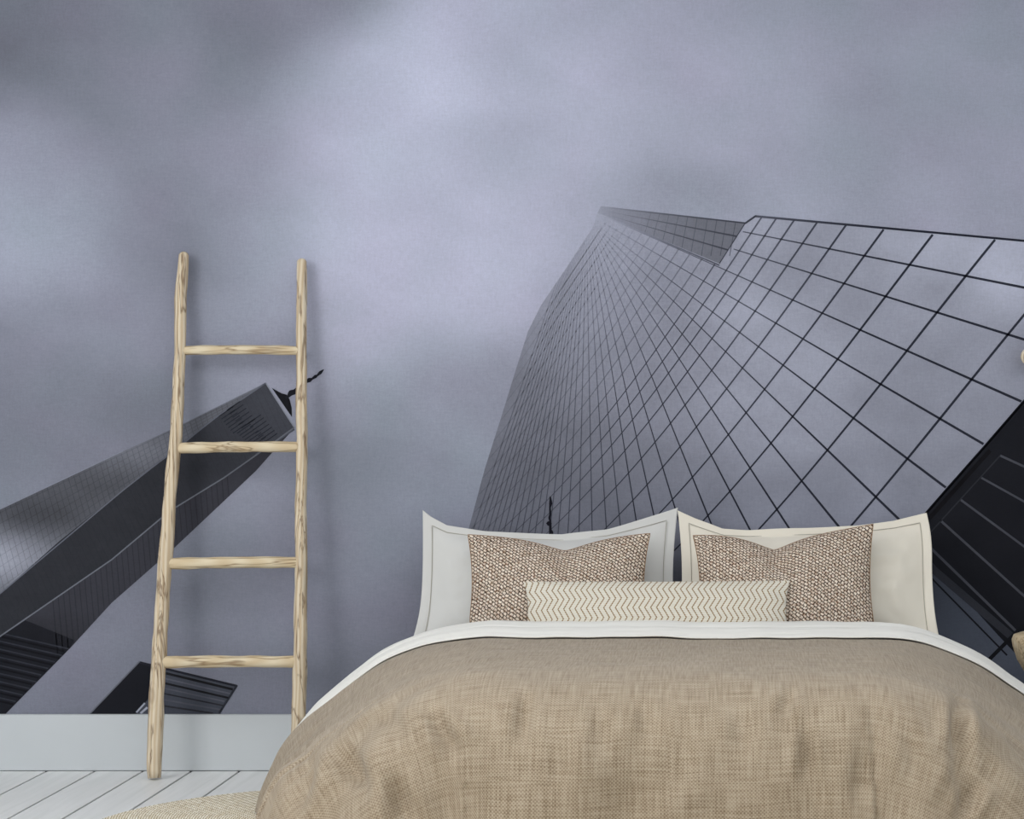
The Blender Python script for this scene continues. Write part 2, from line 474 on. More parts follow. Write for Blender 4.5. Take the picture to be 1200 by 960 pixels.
# columns of mullions: rays from the vanishing point near the apex
rays = [((885, 253), (2000, 355)), ((870.6, 271.6), (1290, 355)), ((859.7, 292), (1290, 426)), ((700, 250), (1290, 512)),
        ((700, 257), (1155, 522)), ((697, 262), (1109, 572)), ((695, 262), (1061, 616)), ((694, 262), (982, 616)), ((693, 262), (926.6, 622)), ((692, 262), (881, 625)),
        ((691, 262), (838, 625)), ((690, 262), (800, 625)), ((690, 262), (771, 625)), ((689, 262), (748, 625)), ((688, 262), (728, 625)), ((688, 262), (711, 625)),
        ((687, 263), (694, 625)), ((687, 263), (678.5, 625)), ((686, 264), (665.5, 625)), ((686, 264), (654, 625)), ((685, 265), (644, 625)), ((684, 266), (635, 625)),
        ((683, 267), (627, 625)), ((682, 268), (619, 625)), ((681, 269), (611.5, 625)), ((680, 270), (604, 625)), ((679, 272), (597, 625)), ((678, 273), (590, 625)),
        ((677, 275), (583.5, 625)), ((676, 277), (577, 625)), ((674, 279), (571, 625)), ((672, 282), (565, 625)), ((670, 284), (559, 625)), ((667, 287), (553, 625))]
rays_ext = []
for (a, b) in rays:
    a = np.array(a, float); b = np.array(b, float)
    e = b+(b-a)*0.6
    rays_ext.append((a, e))
def wA(x, y): return 0.9+2.1*min(1, max(0, (math.hypot(x-690, y-250)-60)/480))*min(1, max(0.25, (x-560)/420))
for i, (a, e) in enumerate(rays_ext):
    if i == 0: continue
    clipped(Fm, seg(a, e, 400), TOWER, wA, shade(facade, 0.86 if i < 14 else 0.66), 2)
Fm.line(seg((885, 253.5), (1600, 319), 90), 2.6, shade(facade, 0.92), 3)
clipped(Fm, seg((700, 250), (843, 311), 60), TOWER+[], 1.8, shade(facade, 0.9), 3)
Fm.line(seg((704, 242.5), (873, 261.5), 40), 1.8, shade(setback, 0.95), 3)
Fm.line(seg((873, 262), (843, 309), 20), 1.2, shade(setback, 0.9), 3)
Fm.line(seg((873, 262), (886, 253), 6), 2.2, shade(setback, 0.9), 3)
for (a, b) in (((702, 246), (863, 277)), ((701, 249), (853, 293))):
    Fm.line(seg(a, b, 40), lambda x, y: 0.5+(x-700)/110, shade(setback, 0.95), 3)
for x0 in (862, 851, 840, 829, 817, 806, 795, 784, 773, 763):
    ytop = 242.5+(x0-704)*19/169; ybot = 250+(x0-11-700)*61/143
    Fm.line(seg((x0, ytop), (x0-7, min(ybot, 300)), 10), 0.9, shade(setback, 0.55), 2)
# floors: curved family running from upper right to lower left
sl = [(1150,300,1.2),(1093,290,1.33),(1035,290,1.40),(958,272,1.46),(885,410,1.4),(910,370,1.38),(843,463,1.24),(787,526,1.12),(725,588,1.0),(650,590,1.03),(888,580,1.24),(892,610,1.17),(1050,540,1.17),(1000,595,1.15),(960,440,1.3),(1157,417,1.22),(1110,390,1.22),(840,340,1.42)]
A_ = np.array([[1, a/1000, b/1000, a*b/1e6] for a, b, m in sl]); coef = np.linalg.lstsq(A_, np.array([m for *_, m in sl]), rcond=None)[0]
def slope(x, y): return min(1.5, max(0.95, float(coef @ [1, x/1000, y/1000, x*y/1e6])))
seeds = [(1290, 372), (1200, 371), (1166, 281), (1093, 275), (1035.5, 269), (992, 263), (958, 260), (931, 257.5), (910, 255.5), (893, 254)]
seeds = seeds[1:]
x0 = 838.0; stp = 15.0
while x0 > 712:
    seeds.append((x0, 311+(x0-842)*0.435)); x0 -= stp; stp = max(3.6, stp*0.93)
def wB(x, y): return 0.8+2.0*min(1, max(0, (x-640)/460))
for i, (x, y) in enumerate(seeds):
    if i == 0:
        x, y = 1290, 371-90*1.18
    pts = []
    while y < BOT and x > 480:
        pts.append((x, y)); m = slope(x, y); x -= 3; y += 3*m
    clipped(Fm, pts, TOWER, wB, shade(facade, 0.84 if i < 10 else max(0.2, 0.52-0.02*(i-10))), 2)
# black lower edge of the glass
E2 = [(1290, 372), (1200, 470), (1155, 522), (1109, 574), (1076, 612), (880, BOT)]
Fm.line([p for a, b in zip(E2[:-1], E2[1:]) for p in seg(a, b, 8)[:-1]], 3.0, const((20, 21, 27)), 3)
# small dark spire reflected in the glass
sp_ = [(645, 582, 1.5), (645.5, 590, 4), (644.5, 595, 2), (645, 603, 2.6), (644, 607, 3), (645, 611, 2.4), (643.5, 613.5, 7), (645, 616, 3), (645, 621, 3.2), (646, 624, 5), (645, 640, 4.5)]
xs_ = [p[0] for p in sp_]; ys_ = [p[1] for p in sp_]; ws_ = [p[2] for p in sp_]
yy = np.linspace(582, 640, 60)
Fm.line(list(zip(np.interp(yy, ys_, xs_), yy)), lambda x, y: float(np.interp(y, ys_, ws_)), const((24, 24, 32)), 5)
tag(place(Fm.build('tower_print', mural)), 'tall gridded glass tower fading into cloud on the right of the mural')

# --- dark building lower right
Fm = Film(-0.0024)
DK = [(1600, 4+318.5), (1290, 372), (1200, 470), (1155, 522), (1109, 574), (1076, 612), (880, BOT), (1600, BOT)]
Fm.poly(DK, const((24, 25, 31), 3), 20, 0)
LOW = [(1093, 652), (1200, 765), (1290, 850), (1060, BOT)]
def low(x, y):
    x = np.asarray(x, float); t = np.clip((np.asarray(y, float)-650)/140, 0, 1)[..., None]
    return np.array([58, 62, 72.])*(1-t)+np.array([86, 92, 107.])*t
Fm.poly([(1060, 640), (1093, 660), (1170, 745), (1256, BOT-1), (900, BOT-1)], low, 16, 1)
g1 = const((66, 68, 76), 6, 15); g2 = const((46, 48, 55), 5, 20)
for a, b, w, c in (((1172, 534), (1590, 725), 2.6, g1), ((1150, 560), (1590, 805), 2.4, g1), ((1126, 586), (1460, 832), 2.6, g1), ((1102, 610), (1340, 825), 2.8, g1), ((1200, 500), (1590, 650), 2.6, g1),
                   ((1080, 632), (1196, 745), 3.0, g1), ((1085, 660), (1290, 868 if False else 836), 9.0, g2), ((1085, 671), (1180, 768), 2.0, const((22, 23, 28)))):
    Fm.line(seg(a, b, 30), w, c, 2)
Fm.line(seg((1172, 534), (1083, 632), 20), 1.6, const((40, 42, 48)), 2)
Fm.line(seg((1160, 528), (1076, 622), 20), 5, const((14, 14, 18)), 2)
Fm.line(seg((1230, 702), (1154, 778), 20), 4.5, const((22, 23, 28)), 3)
for a, b in (((1145, 536), (1185, 556)), ((1108, 577), (1180, 640))):
    pass
tag(place(Fm.build('building_print', mural)), 'near black ribbed facade in the lower right of the mural')

# --- left tower with spire
Fm = Film(-0.0018)
def lightface(x, y):
    x = np.asarray(x, float); y = np.asarray(y, float)
    t = np.clip(x/310, -0.6, 1)
    L = 84+8*np.sin(t*2.4)
    L = L+70*np.exp(-(((x+10)/75)**2+((y-655)/34)**2))-26*np.exp(-(((x-45)/60)**2+((y-606)/22)**2))-14*np.exp(-(((x-130)/70)**2+((y-570)/22)**2))
    L = L+16*np.exp(-(((x-170)/70)**2+((y-530)/20)**2))+4*fbm(x/18, y/6, 4, 3)
    f = np.clip((x-230)/90, 0, 1)*0.35
    L = L*(1-f)+118*f
    return np.stack([L*.96, L*.98, L*1.07], -1)
LF = [(-420, 771), (-200, 682), (0, 597), (144, 529), (210, 499), (311.6, 449), (258, 485.6), (210, 525), (144, 575), (70, 634), (0, 696), (-154, BOT), (-420, BOT)]
Fm.poly(LF, lightface, 10, 0)
cx_ = seg((311.6, 449), (258, 485.6), 8).tolist()+seg((258, 485.6), (144, 575), 16).tolist()+seg((144, 575), (0, 696), 20).tolist()+seg((0, 696), (-154, BOT), 16).tolist()
def darkface(x, y):
    x = np.asarray(x, float); y = np.asarray(y, float)
    t = np.clip((x-180)/150, 0, 1)
    L = 47+19*t+2.5*fbm(x/8, y/8, 6, 3)-3
    return np.stack([L*.97, L, L*1.13], -1)
DF = [(311.6, 449), (345, 501), (315, 523), (262.6, 560), (199, 599), (131, 656), (0, 746), (-130, BOT), (-154, BOT), (0, 696), (70, 634), (144, 575), (210, 525), (258, 485.6)]
Fm.poly(DF, darkface, 10, 0)
def thirdface(x, y):
    x = np.asarray(x, float); y = np.asarray(y, float)
    L = 54+3*fbm(x/14, y/40, 7, 3)-20*np.clip((150-x)/110, 0, 1)*np.clip((y-715)/40, 0, 1)
    return np.stack([L*.97, L*.98, L*1.12], -1)
TF = [(345, 502), (324, 525), (300, 552), (203.5, 643), (131, 706.6), (83, 759), (6.6, BOT), (-130, BOT), (0, 746), (131, 656), (199, 599), (262.6, 560), (315, 523)]
Fm.poly(TF, thirdface, 10, 0)
# black podium stripes at the foot
Fm.poly([(0, 747), (30, 727), (87, 750), (83, 759), (6.6, BOT), (-130, BOT)], const((26, 27, 33), 3), 12, 1)
for k in range(9):
    y0 = 752+k*9.5
    clipped(Fm, seg((-60, y0-24), (100, y0+13), 60), TF, 1.6, const((44, 46, 54), 6, 8), 2)
    clipped(Fm, seg((-60, y0-20), (100, y0+17), 60), TF, 2.2, const((15, 16, 21), 3, 8), 2)
# edges
def ltn(c): return const(c, 3)
Fm.line(cx_, 1.5, lambda x, y: np.array([88, 91, 102.])*np.ones((len(np.atleast_1d(x)), 3)), 3)
low_edge = seg((345, 501), (315, 523), 6).tolist()+seg((315, 523), (262.6, 560), 10).tolist()[1:]+seg((262.6, 560), (199, 599), 10).tolist()[1:]+seg((199, 599), (131, 656), 10).tolist()[1:]+seg((131, 656), (0, 746), 18).tolist()[1:]
Fm.line(low_edge, 1.6, ltn((96, 99, 108)), 3)
Fm.line(seg((0, 746), (-130, BOT), 10), 1.6, ltn((90, 92, 100)), 3)
Fm.line(seg((311.6, 449), (345, 501), 8), 1.4, ltn((120, 124, 136)), 3)
Fm.line(seg((0, 597), (144, 529), 8), 1.0, ltn((118, 121, 134)), 3)
Fm.line([(144, 529), (210, 499), (311.6, 449)], 0.8, ltn((112, 115, 128)), 3)
# fine floor lines on the light face and stripes on the third face
rs = random.Random(4)
LFv = LF
for k in range(70):
    x0 = -120+k*6.2
    a = (x0, 660-0.46*x0-95); b = (x0+34, a[1]+120)
    clipped(Fm, seg(a, b, 60), LFv, 0.8, lambda x, y: lightface(x, y)*0.86, 1)
for k in range(9):
    t = (k+0.5)/9
    clipped(Fm, seg((311, 452+t*10), (-160, 668+t*168), 200), LFv, 0.8, lambda x, y: lightface(x, y)*0.90, 1)
for k in range(34):
    x0 = 60+k*6.2
    y0 = 700-(x0-60)*0.69
    clipped(Fm, seg((x0, y0-20), (x0+9, y0+80), 60), TF, 1.1, lambda x, y: thirdface(x, y)*0.84, 1)
for k in range(60):
    x0 = -30+k*6.0
    y0 = 715-(x0+10)*0.72
    clipped(Fm, seg((x0-30, y0-60), (x0+20, y0+45), 50), DF, 0.7, lambda x, y: darkface(x, y)*0.94, 1)
# louvred patches near the roof
for (ax, ay, bx, by, n) in ((264, 485, 280, 505, 7), (273, 478, 290, 499, 6), (285, 505, 303, 520, 7), (297, 494, 316, 516, 7)):
    for k in range(n):
        t = k/(n-1); px_, py_ = ax+(bx-ax)*t, ay+(by-ay)*t
        Fm.line(seg((px_-7, py_+3), (px_+9, py_-8), 4), 1.1, ltn((36, 38, 46)), 3)
Fm.line(seg((345, 503), (300, 533), 6), 2.5, ltn((74, 77, 88)), 2)
# roof crown and mast
Fm.poly([(318.5, 454.5), (330, 461), (336, 462.5), (339.5, 468), (342, 478), (342.3, 489)], const((20, 21, 26), 3), 6, 3)
mast = [(335, 467, 3), (338, 464.5, 3.5), (341, 460.5, 6.5), (345, 459.5, 6), (348, 456, 3.6), (354, 452, 3.4), (359.5, 447.5, 2.6), (362.5, 445.5, 5.6), (366, 444, 2.4), (370, 441.2, 4.0), (372, 440, 2.0), (375.5, 436.8, 4.0), (379.5, 433.2, 0.8)]
mx = [m[0] for m in mast]; xx = np.linspace(335, 379.5, 60)
Fm.line(list(zip(xx, np.interp(xx, mx, [m[1] for m in mast]))), lambda x, y: float(np.interp(x, mx, [m[2] for m in mast])), const((26, 27, 34), 3), 4)
tag(place(Fm.build('tower_print', mural)), 'leaning dark tower with a spire on the left of the mural')

# --- small building at the mural's lower left
Fm = Film(-0.0018)
Fm.poly([(164, 775), (278, 803), (258, BOT), (105, BOT)], const((64, 67, 77), 4, 18), 12, 0)
Fm.poly([(164, 775), (180, 779), (184, 806), (160, BOT), (105, BOT)], const((25, 26, 32), 3), 12, 1)
Fm.line(seg((164, 775), (106, 836), 12), 1.5, const((92, 95, 105)), 3)
Fm.line(seg((164, 776.5), (278, 804), 12), 2.6, const((34, 35, 43)), 2)
Fm.line(seg((278, 803), (257, 836), 8), 2.6, const((44, 46, 54)), 3)
for (a, b, w, c) in (((186, 787), (273, 808), 2.8, 26), ((184, 793), (270, 813), 1.8, 84), ((190, 800), (268, 818), 2.4, 28), ((190, 806), (263, 822), 1.6, 80), ((188, 812), (262, 827), 1.6, 40), ((186, 819), (260, 832), 2.0, 76), ((184, 826), (250, 836), 2.0, 44)):
    Fm.line(seg(a, b, 12), w, const((c*.97, c, c*1.12), 7, 10), 3)
for (a, b, w) in (((160, 835), (170, 824), 2.0), ((165, 836), (173, 829), 2.5)):
    Fm.line(seg(a, b, 4), w, const((150, 154, 168), 5, 6), 4)
tag(place(Fm.build('building_print', mural)), 'small flat roofed dark block at the bottom left of the mural')

# ------------------------------------------------------------------ tube builder for wood
def tube_bm(path, radii, n=18, oval=1.0, seed=1, rough=0.05, cap=True):
    bm = bmesh.new(); rings = []
    for i, (p, r) in enumerate(zip(path, radii)):
        p = Vector(p)
        a = Vector(path[max(0, i-1)]); b = Vector(path[min(len(path)-1, i+1)])
        t = (b-a).normalized()
        ref = Vector((0, 1, 0)) if abs(t.y) < 0.9 else Vector((1, 0, 0))
        s = t.cross(ref).normalized(); u = s.cross(t).normalized()
        ring = []
        for k in range(n):
            an = 2*math.pi*k/n
            rr = r*(1+rough*mn.noise(Vector((math.cos(an)*1.3+seed*7, math.sin(an)*1.3, i*0.35))))
            ring.append(bm.verts.new(p+s*(math.cos(an)*rr)+u*(math.sin(an)*rr*oval)))
        rings.append(ring)
    for a, b in zip(rings[:-1], rings[1:]):
        for k in range(n): bm.faces.new((a[k], a[(k+1) % n], b[(k+1) % n], b[k]))
    if cap:
        bm.faces.new(rings[0]); bm.faces.new(rings[-1][::-1])
    bmesh.ops.recalc_face_normals(bm, faces=bm.faces[:])
    return bm
def resample(pts, n):
    pts = np.array(pts, float); d = np.r_[0, np.cumsum(np.linalg.norm(np.diff(pts[:, :3], axis=0), axis=1))]
    t = np.linspace(0, d[-1], n)
    lin = np.stack([np.interp(t, d, pts[:, i]) for i in range(pts.shape[1])], 1)
    k = np.array([1, 2, 3, 2, 1.])/9; out = lin.copy()
    for i in range(pts.shape[1]):
        p = np.r_[lin[0, i], lin[0, i], lin[:, i], lin[-1, i], lin[-1, i]]
        out[:, i] = np.convolve(p, k, 'valid')
    out[0] = lin[0]; out[-1] = lin[-1]
    return out

# ------------------------------------------------------------------ ladder
def rail_pts(list_px, ybot, ytop, ztop_px):
    """list of (px, py, width px); depth goes from the foot (ybot) to the wall (ytop)"""
    out = []; p0 = list_px[0][1]; p1 = list_px[-1][1]
    for px, py, w in list_px:
        t = (py-p0)/(p1-p0)               # 0 top .. 1 foot
        d = D+ytop+(ybot-ytop)*t
        q = P(px, py, d); out.append((q.x, q.y, q.z, w/2*d/F))
    return out
foot_l = P(181, 913, 7.29)
ladder = empty('ladder', (-1.55, -0.2, 0))
tag(ladder, 'rustic pale wooden ladder with four rungs leaning against the mural left of the bed', 'ladder')
lo = Vector(ladder.location)
L_px = [(215.5, 299, 11), (214.5, 318, 12.5), (212.6, 333, 13), (211.2, 352, 14), (211.3, 375, 14), (211, 407, 13.5), (209.3, 440, 14), (208.3, 470, 14.5), (207.5, 495, 14.5), (205, 525, 14.5),
        (200.5, 565, 15), (197.5, 606, 15.5), (195.5, 640, 16), (192.5, 671, 16.5), (190, 705, 17), (188, 742, 17.5), (185, 790, 18), (182.5, 840, 18), (181, 880, 17.5), (180.5, 900, 17), (181, 912, 15.5)]
R_px = [(353.6, 307, 11), (353.6, 325, 12), (353.5, 360, 12.3), (353.3, 407, 12.5), (353.2, 450, 12.8), (353.6, 490, 13), (354, 520, 13), (353, 565, 13.2), (352.5, 613, 14), (352.8, 660, 14.5), (352.2, 710, 15.5), (351.8, 760, 16.5), (351, 800, 17), (350.5, 830, 17), (349.5, 862, 17), (348.5, 890, 16.8), (348.5, 911, 15.5)]
def wood_rail(pxs, seed, yb, yt):
    q = resample(rail_pts(pxs, yb, yt, 0), 70)
    path = [Vector(r[:3])-lo for r in q]; rad = [r[3] for r in q]
    # rounded top
    top = path[0]; dirn = (path[0]-path[1]).normalized(); r0 = rad[0]
    extra = [(top+dirn*r0*0.75*s, r0*c) for s, c in ((0.95, 0.35), (0.75, 0.66), (0.4, 0.9))]
    path = [e[0] for e in extra]+path; rad = [e[1] for e in extra]+rad
    rad[-1] *= 0.93
    return tube_bm(path, rad, 20, 1.0, seed, 0.16)
rl = from_bm('rail', wood_rail(L_px, 1, -0.205, -0.045), M_wood, ladder)
rr = from_bm('rail', wood_rail(R_px, 2, -0.205, -0.045), M_wood, ladder)
def rail_at(pxs, py):
    ys = [p[1] for p in pxs]; return float(np.interp(py, ys, [p[0] for p in pxs]))
for i, (pl, pr, th, sd) in enumerate(((411, 411, 11, 3), (525.5, 524, 12.5, 4), (661, 659.5, 13.5, 5), (776.5, 776, 14, 6))):
    t = (pl-300)/612.0; yy0 = -0.045-0.16*t
    xl, xr = rail_at(L_px, pl), rail_at(R_px, pr)
    n = 24; pts = []
    for k in range(n):
        s = k/(n-1)
        q = P(xl+(xr-xl)*s, pl+(pr-pl)*s-1.0*math.sin(s*math.pi), D+yy0)-lo
        pts.append(q)
    rad = [th/2*(D+yy0)/F*(1+0.04*math.sin(k*0.9+sd)) for k in range(n)]
    rad[0] *= 0.75; rad[-1] *= 0.75
    from_bm('rung', tube_bm(pts, rad, 16, 0.9, sd, 0.1), M_rung, ladder)

# rung grain should run along the rung: own object space rotated is simplest through a second material
k = M_rung.node_tree
for nd in k.nodes:
    if nd.type == 'MAPPING':
        s = nd.inputs['Scale'].default_value; nd.inputs['Scale'].default_value = (s[2], s[1], s[0])

# ------------------------------------------------------------------ rug
def rug_mesh():
    cx, cy = -0.126, -2.02; a, b, r = 1.64, 1.655, 0.78
    rows = 130; pitch = 0.0125; N = 300
    verts = []; uvs = []; faces = []
    def outline(off, n):
        rr = r-off; out = []
        ax, by = a-r, b-r
        aa, bb = a-off, b-off
        if rr < 0.02: rr = 0.02; ax, by = aa-rr, bb-rr
        seglen = [2*by, math.pi/2*rr, 2*ax, math.pi/2*rr]*2
        tot = sum(seglen)
        for k in range(n):
            s = tot*k/n; i = 0
            while s > seglen[i]: s -= seglen[i]; i += 1
            if i == 0: p = (aa, -by+s)
            elif i == 1: t = s/rr; p = (ax+rr*math.cos(t), by+rr*math.sin(t))
            elif i == 2: p = (ax-s, bb)
            elif i == 3: t = s/rr+math.pi/2; p = (-ax+rr*math.cos(t), by+rr*math.sin(t))
            elif i == 4: p = (-aa, by-s)
            elif i == 5: t = s/rr+math.pi; p = (-ax+rr*math.cos(t), -by+rr*math.sin(t))
            elif i == 6: p = (-ax+s, -bb)
            else: t = s/rr+1.5*math.pi; p = (ax+rr*math.cos(t), -by+rr*math.sin(t))
            out.append(p)
        return out, tot
    prof = [(0.0, 0.001)]
    for k in range(rows):
        for t, h in ((0.12, 0.006), (0.5, 0.0105), (0.88, 0.006)):
            prof.append((pitch*(k+t), h))
    for j, (off, h) in enumerate(prof):
        ol, tot = outline(off, N)
        for i, (x, y) in enumerate(ol):
            verts.append((cx+x, cy+y, h))
            uvs.append((tot*i/N, off))
    # inner slab
    M = len(prof)
    for j in range(M-1):
        for i in range(N):
            i2 = (i+1) % N
            faces.append((j*N+i, j*N+i2, (j+1)*N+i2, (j+1)*N+i))
    faces.append(tuple((M-1)*N+i for i in range(N)))
    me = bpy.data.meshes.new('rug'); me.from_pydata(verts, [], faces)
    uvl = me.uv_layers.new(name='UVMap'); 
    for poly in me.polygons:
        for li in poly.loop_indices:
            vi = me.loops[li].vertex_index; uvl.data[li].uv = uvs[vi]
    return me
tag(link('jute_rug', rug_mesh(), M_jute), 'pale braided jute rug with rounded corners on the white boards under the bed', 'rug')

# ------------------------------------------------------------------ bed
XC = -0.126
bed = empty('bed', (XC, -1.0, 0)); tag(bed, 'low double bed hidden under beige linen bedding against the mural', 'bed')
from_bm('bed_base', box_bm(-0.66, 0.66, -0.62, 0.94, 0.09, 0.25, 0.04, 4), M_sham2, bed)
from_bm('mattress', box_bm(-0.68, 0.68, -0.64, 0.95, 0.25, 0.415, 0.07, 6), M_sheet, bed)
for sx in (-0.55, 0.55):
    for sy in (-0.5, 0.85):
        from_bm('leg', tube_bm([(sx, sy, 0.012), (sx, sy, 0.1)], [0.025, 0.032], 14), M_wood, bed, smooth=False)

# duvet surface: (u across, v along) -> point, with rounded drape
def prof_fn(knots):
    h = np.array([k[0] for k in knots]); z = np.array([k[1] for k in knots])
    for _ in range(4):     # Chaikin smoothing
        H2 = [h[0]]; Z2 = [z[0]]
        for i in range(len(h)-1):
            H2 += [0.75*h[i]+.25*h[i+1], .25*h[i]+.75*h[i+1]]; Z2 += [0.75*z[i]+.25*z[i+1], .25*z[i]+.75*z[i+1]]
        H2.append(h[-1]); Z2.append(z[-1]); h = np.array(H2); z = np.array(Z2)
    s = np.r_[0, np.cumsum(np.hypot(np.diff(h), np.diff(z)))]
    return s, h, z
PS = prof_fn([(0, 0.008), (0.12, 0.004), (0.25, -0.03), (0.35, -0.085), (0.44, -0.155), (0.54, -0.235), (0.605, -0.34), (0.645, -0.47)])
PF = prof_fn([(0, 0.008), (0.14, 0.004), (0.26, -0.028), (0.34, -0.09), (0.385, -0.18), (0.40, -0.3), (0.42, -0.47)])
YH, ZT = -0.70, 0.483       # head edge and top level
B_, A0, A1 = 0.82, 0.56, 0.44
UM, VM = 1.42, B_+0.80
def duvet_pt(u, v, off=0.0):
    t = min(max(v/B_, 0), 1); a = A0+(A1-A0)*t*t*(3-2*t)
    cu = max(-a, min(a, u)); cv = min(v, B_)
    du, dv = u-cu, v-cv; dist = math.hypot(du, dv)
    dx, dy = (du/dist, dv/dist) if dist > 1e-9 else (0, 0)
    w = dy*dy
    smax = PS[0][-1]*(1-w)+PF[0][-1]*w
    hS = float(np.interp(dist, PS[0], PS[1])); zS = float(np.interp(dist, PS[0], PS[2]))
    hF = float(np.interp(dist, PF[0], PF[1])); zF = float(np.interp(dist, PF[0], PF[2]))
    h = hS*(1-w)+hF*w; z = zS*(1-w)+zF*w
    over = max(0, dist-smax)
    # hanging folds, growing with the drop
    drop = min(1, max(0, (dist-0.14)/0.4))
    ang = math.atan2(dv, abs(du)+1e-9)
    side = 1 if u > 0 else 2.3
    arc = (cu if dy > 0.3 else 0)+ang*0.5+cv*0.8
    f = drop*(0.010*math.sin(arc*13+side*2)+0.004*math.sin(arc*29+1+side)+0.03*mn.noise(Vector((arc*5, side*3.1, dist*1.2))))
    f += drop*0.012*mn.noise(Vector((u*9, v*9, 4)))
    # gathered pleats at the foot corners
    if 0.15 < ang < 1.42: f += drop*0.011*math.sin(ang*11+side*1.7)
    z += 0.006*mn.noise(Vector((u*3.2, v*3.2, 1)))+0.004*mn.noise(Vector((u*8, v*8, 2)))
    h += f
    x = XC+cu+dx*h; y = YH-(cv+dy*h); zz = ZT+z
    zz = max(zz, 0.012+0.0)
    return Vector((x, y, zz))

creases = []      # (px, py, px2, py2, depth m, radius px) in the photograph, turned into world places on the duvet front
for c in ((500, 822, 540, 900, 0.020, 12), (618, 800, 610, 890, 0.014, 11), (702, 815, 706, 900, 0.006, 12), (752, 815, 765, 880, 0.008, 12),
          (932, 800, 912, 850, 0.010, 9), (944, 835, 946, 930, 0.014, 9), (1121, 805, 1125, 900, 0.024, 10), (1126, 870, 1122, 950, 0.014, 12), (1118, 975, 1150, 900, 0.02, 11), (395, 860, 435, 955, 0.024, 17),
          (448, 825, 480, 880, 0.010, 14), (372, 860, 335, 975, 0.020, 15), (865, 815, 875, 900, 0.007, 14), (660, 850, 655, 940, 0.008, 14), (1060, 840, 1080, 930, 0.010, 14), (455, 890, 480, 990, 0.022, 15), (800, 830, 794, 950, 0.006, 16), (1012, 860, 1002, 975, 0.008, 15)):
    creases.append(c)
def crease_depth(p):
    d = p.y+D
    px = CX+p.x*F/d; py = CY-(p.z-CAMZ)*F/d
    s = 0
    for x1, y1, x2, y2, dep, rad in creases:
        vx, vy = x2-x1, y2-y1; L2 = vx*vx+vy*vy
        t = ((px-x1)*vx+(py-y1)*vy)/L2
        if t <= 0 or t >= 1: continue
        w = math.sin(math.pi*t)**2
        dd = math.hypot(px-x1-t*vx, py-y1-t*vy)
        r = rad*(0.7+0.5*t)
        if dd < 4*r: s += w*dep*(math.exp(-(dd/r)**2)-0.55*math.exp(-((dd-1.7*r)/r)**2))
    return s

def grid_mesh(name, nu, nv, fn, uvfn, closed=None):
    verts = []; uvs = []
    for j in range(nv):
        for i in range(nu):
            verts.append(fn(i, j)); uvs.append(uvfn(i, j))
    faces = [(j*nu+i, j*nu+i+1, (j+1)*nu+i+1, (j+1)*nu+i) for j in range(nv-1) for i in range(nu-1)]
    me = bpy.data.meshes.new(name); me.from_pydata([tuple(v) for v in verts], [], faces)
    uvl = me.uv_layers.new(name='UVMap')
    li = np.empty(len(me.loops), dtype=np.int32); me.loops.foreach_get('vertex_index', li)
    uvl.data.foreach_set('uv', np.array(uvs, dtype=np.float32)[li].ravel())
    return me

nu, nv = 300, 190
cache = {}
def dv_fn(i, j):
    u = -UM+2*UM*i/(nu-1); v = VM*j/(nv-1)
    return duvet_pt(u, v)
me = grid_mesh('duvet', nu, nv, dv_fn, lambda i, j: (-UM+2*UM*i/(nu-1), VM*j/(nv-1)))
bm = bmesh.new(); bm.from_mesh(me); bm.normal_update()
for f in bm.faces: pass
for v in bm.verts:
    n = v.normal if v.normal.dot(v.co-Vector((XC, YH-0.35, 0.1))) > 0 else -v.normal
    c = crease_depth(v.co)
    if c: v.co = v.co-n*c*1.45
bmesh.ops.recalc_face_normals(bm, faces=bm.faces[:])
if sum(f.normal.z for f in bm.faces) < 0: bmesh.ops.reverse_faces(bm, faces=bm.faces[:])
for v in bm.verts: v.co.z = max(v.co.z, 0.014)
bm.to_mesh(me); bm.free()
duvet = link('duvet', me, M_linen)
tag(duvet, 'oatmeal beige linen duvet draped over the whole bed down to the rug', 'duvet')
so = duvet.modifiers.new('thickness', 'SOLIDIFY'); so.thickness = 0.012; so.offset = -1

# white sheet folded over the head edge of the duvet: a soft roll across the bed
SV = [(0.012, 0.004), (0.0, 0.010), (-0.016, 0.017), (-0.036, 0.0245), (-0.050, 0.026), (-0.062, 0.0255), (-0.080, 0.032), (-0.105, 0.038), (-0.130, 0.037), (-0.150, 0.028), (-0.162, 0.010), (-0.160, -0.02), (-0.13, -0.055)]
nsu, nsv = 320, 37
sp_t = np.linspace(0, len(SV)-1, nsv)
svv = np.interp(sp_t, range(len(SV)), [s[0] for s in SV]); svo = np.interp(sp_t, range(len(SV)), [s[1] for s in SV])
def sh_fn(i, j):
    u = -UM*0.96+2*UM*0.96*i/(nsu-1)
    v = svv[j]; o = svo[j]
    e = max(0, abs(u)-A0)
    k = 1-0.45*min(1, e/0.55)            # band narrows as it falls down the sides
    v = 0.012+(v-0.012)*k; o = o*(1-0.4*min(1, e/0.5))
    p = duvet_pt(u, 0.0); q = duvet_pt(u+0.01, 0.0)
    tx = (q-p).normalized(); nrm = Vector((-tx.z, 0, tx.x))
    wv = 0.006*mn.noise(Vector((u*5, 3, 1)))+0.003*mn.noise(Vector((u*14, j*0.3, 2)))
    wr = 0.0035*mn.noise(Vector((u*4, j*0.9, 7)))
    pt = p+Vector((0, -v+wv, 0))+nrm*(o+wr)
    pt.z = max(pt.z, 0.016)
    return pt
me = grid_mesh('folded_sheet', nsu, nsv, sh_fn, lambda i, j: (2*UM*i/nsu, j*0.008))
bm = bmesh.new(); bm.from_mesh(me); bmesh.ops.reverse_faces(bm, faces=bm.faces[:]); bm.to_mesh(me); bm.free()
sheet = link('folded_sheet', me, M_sheet)
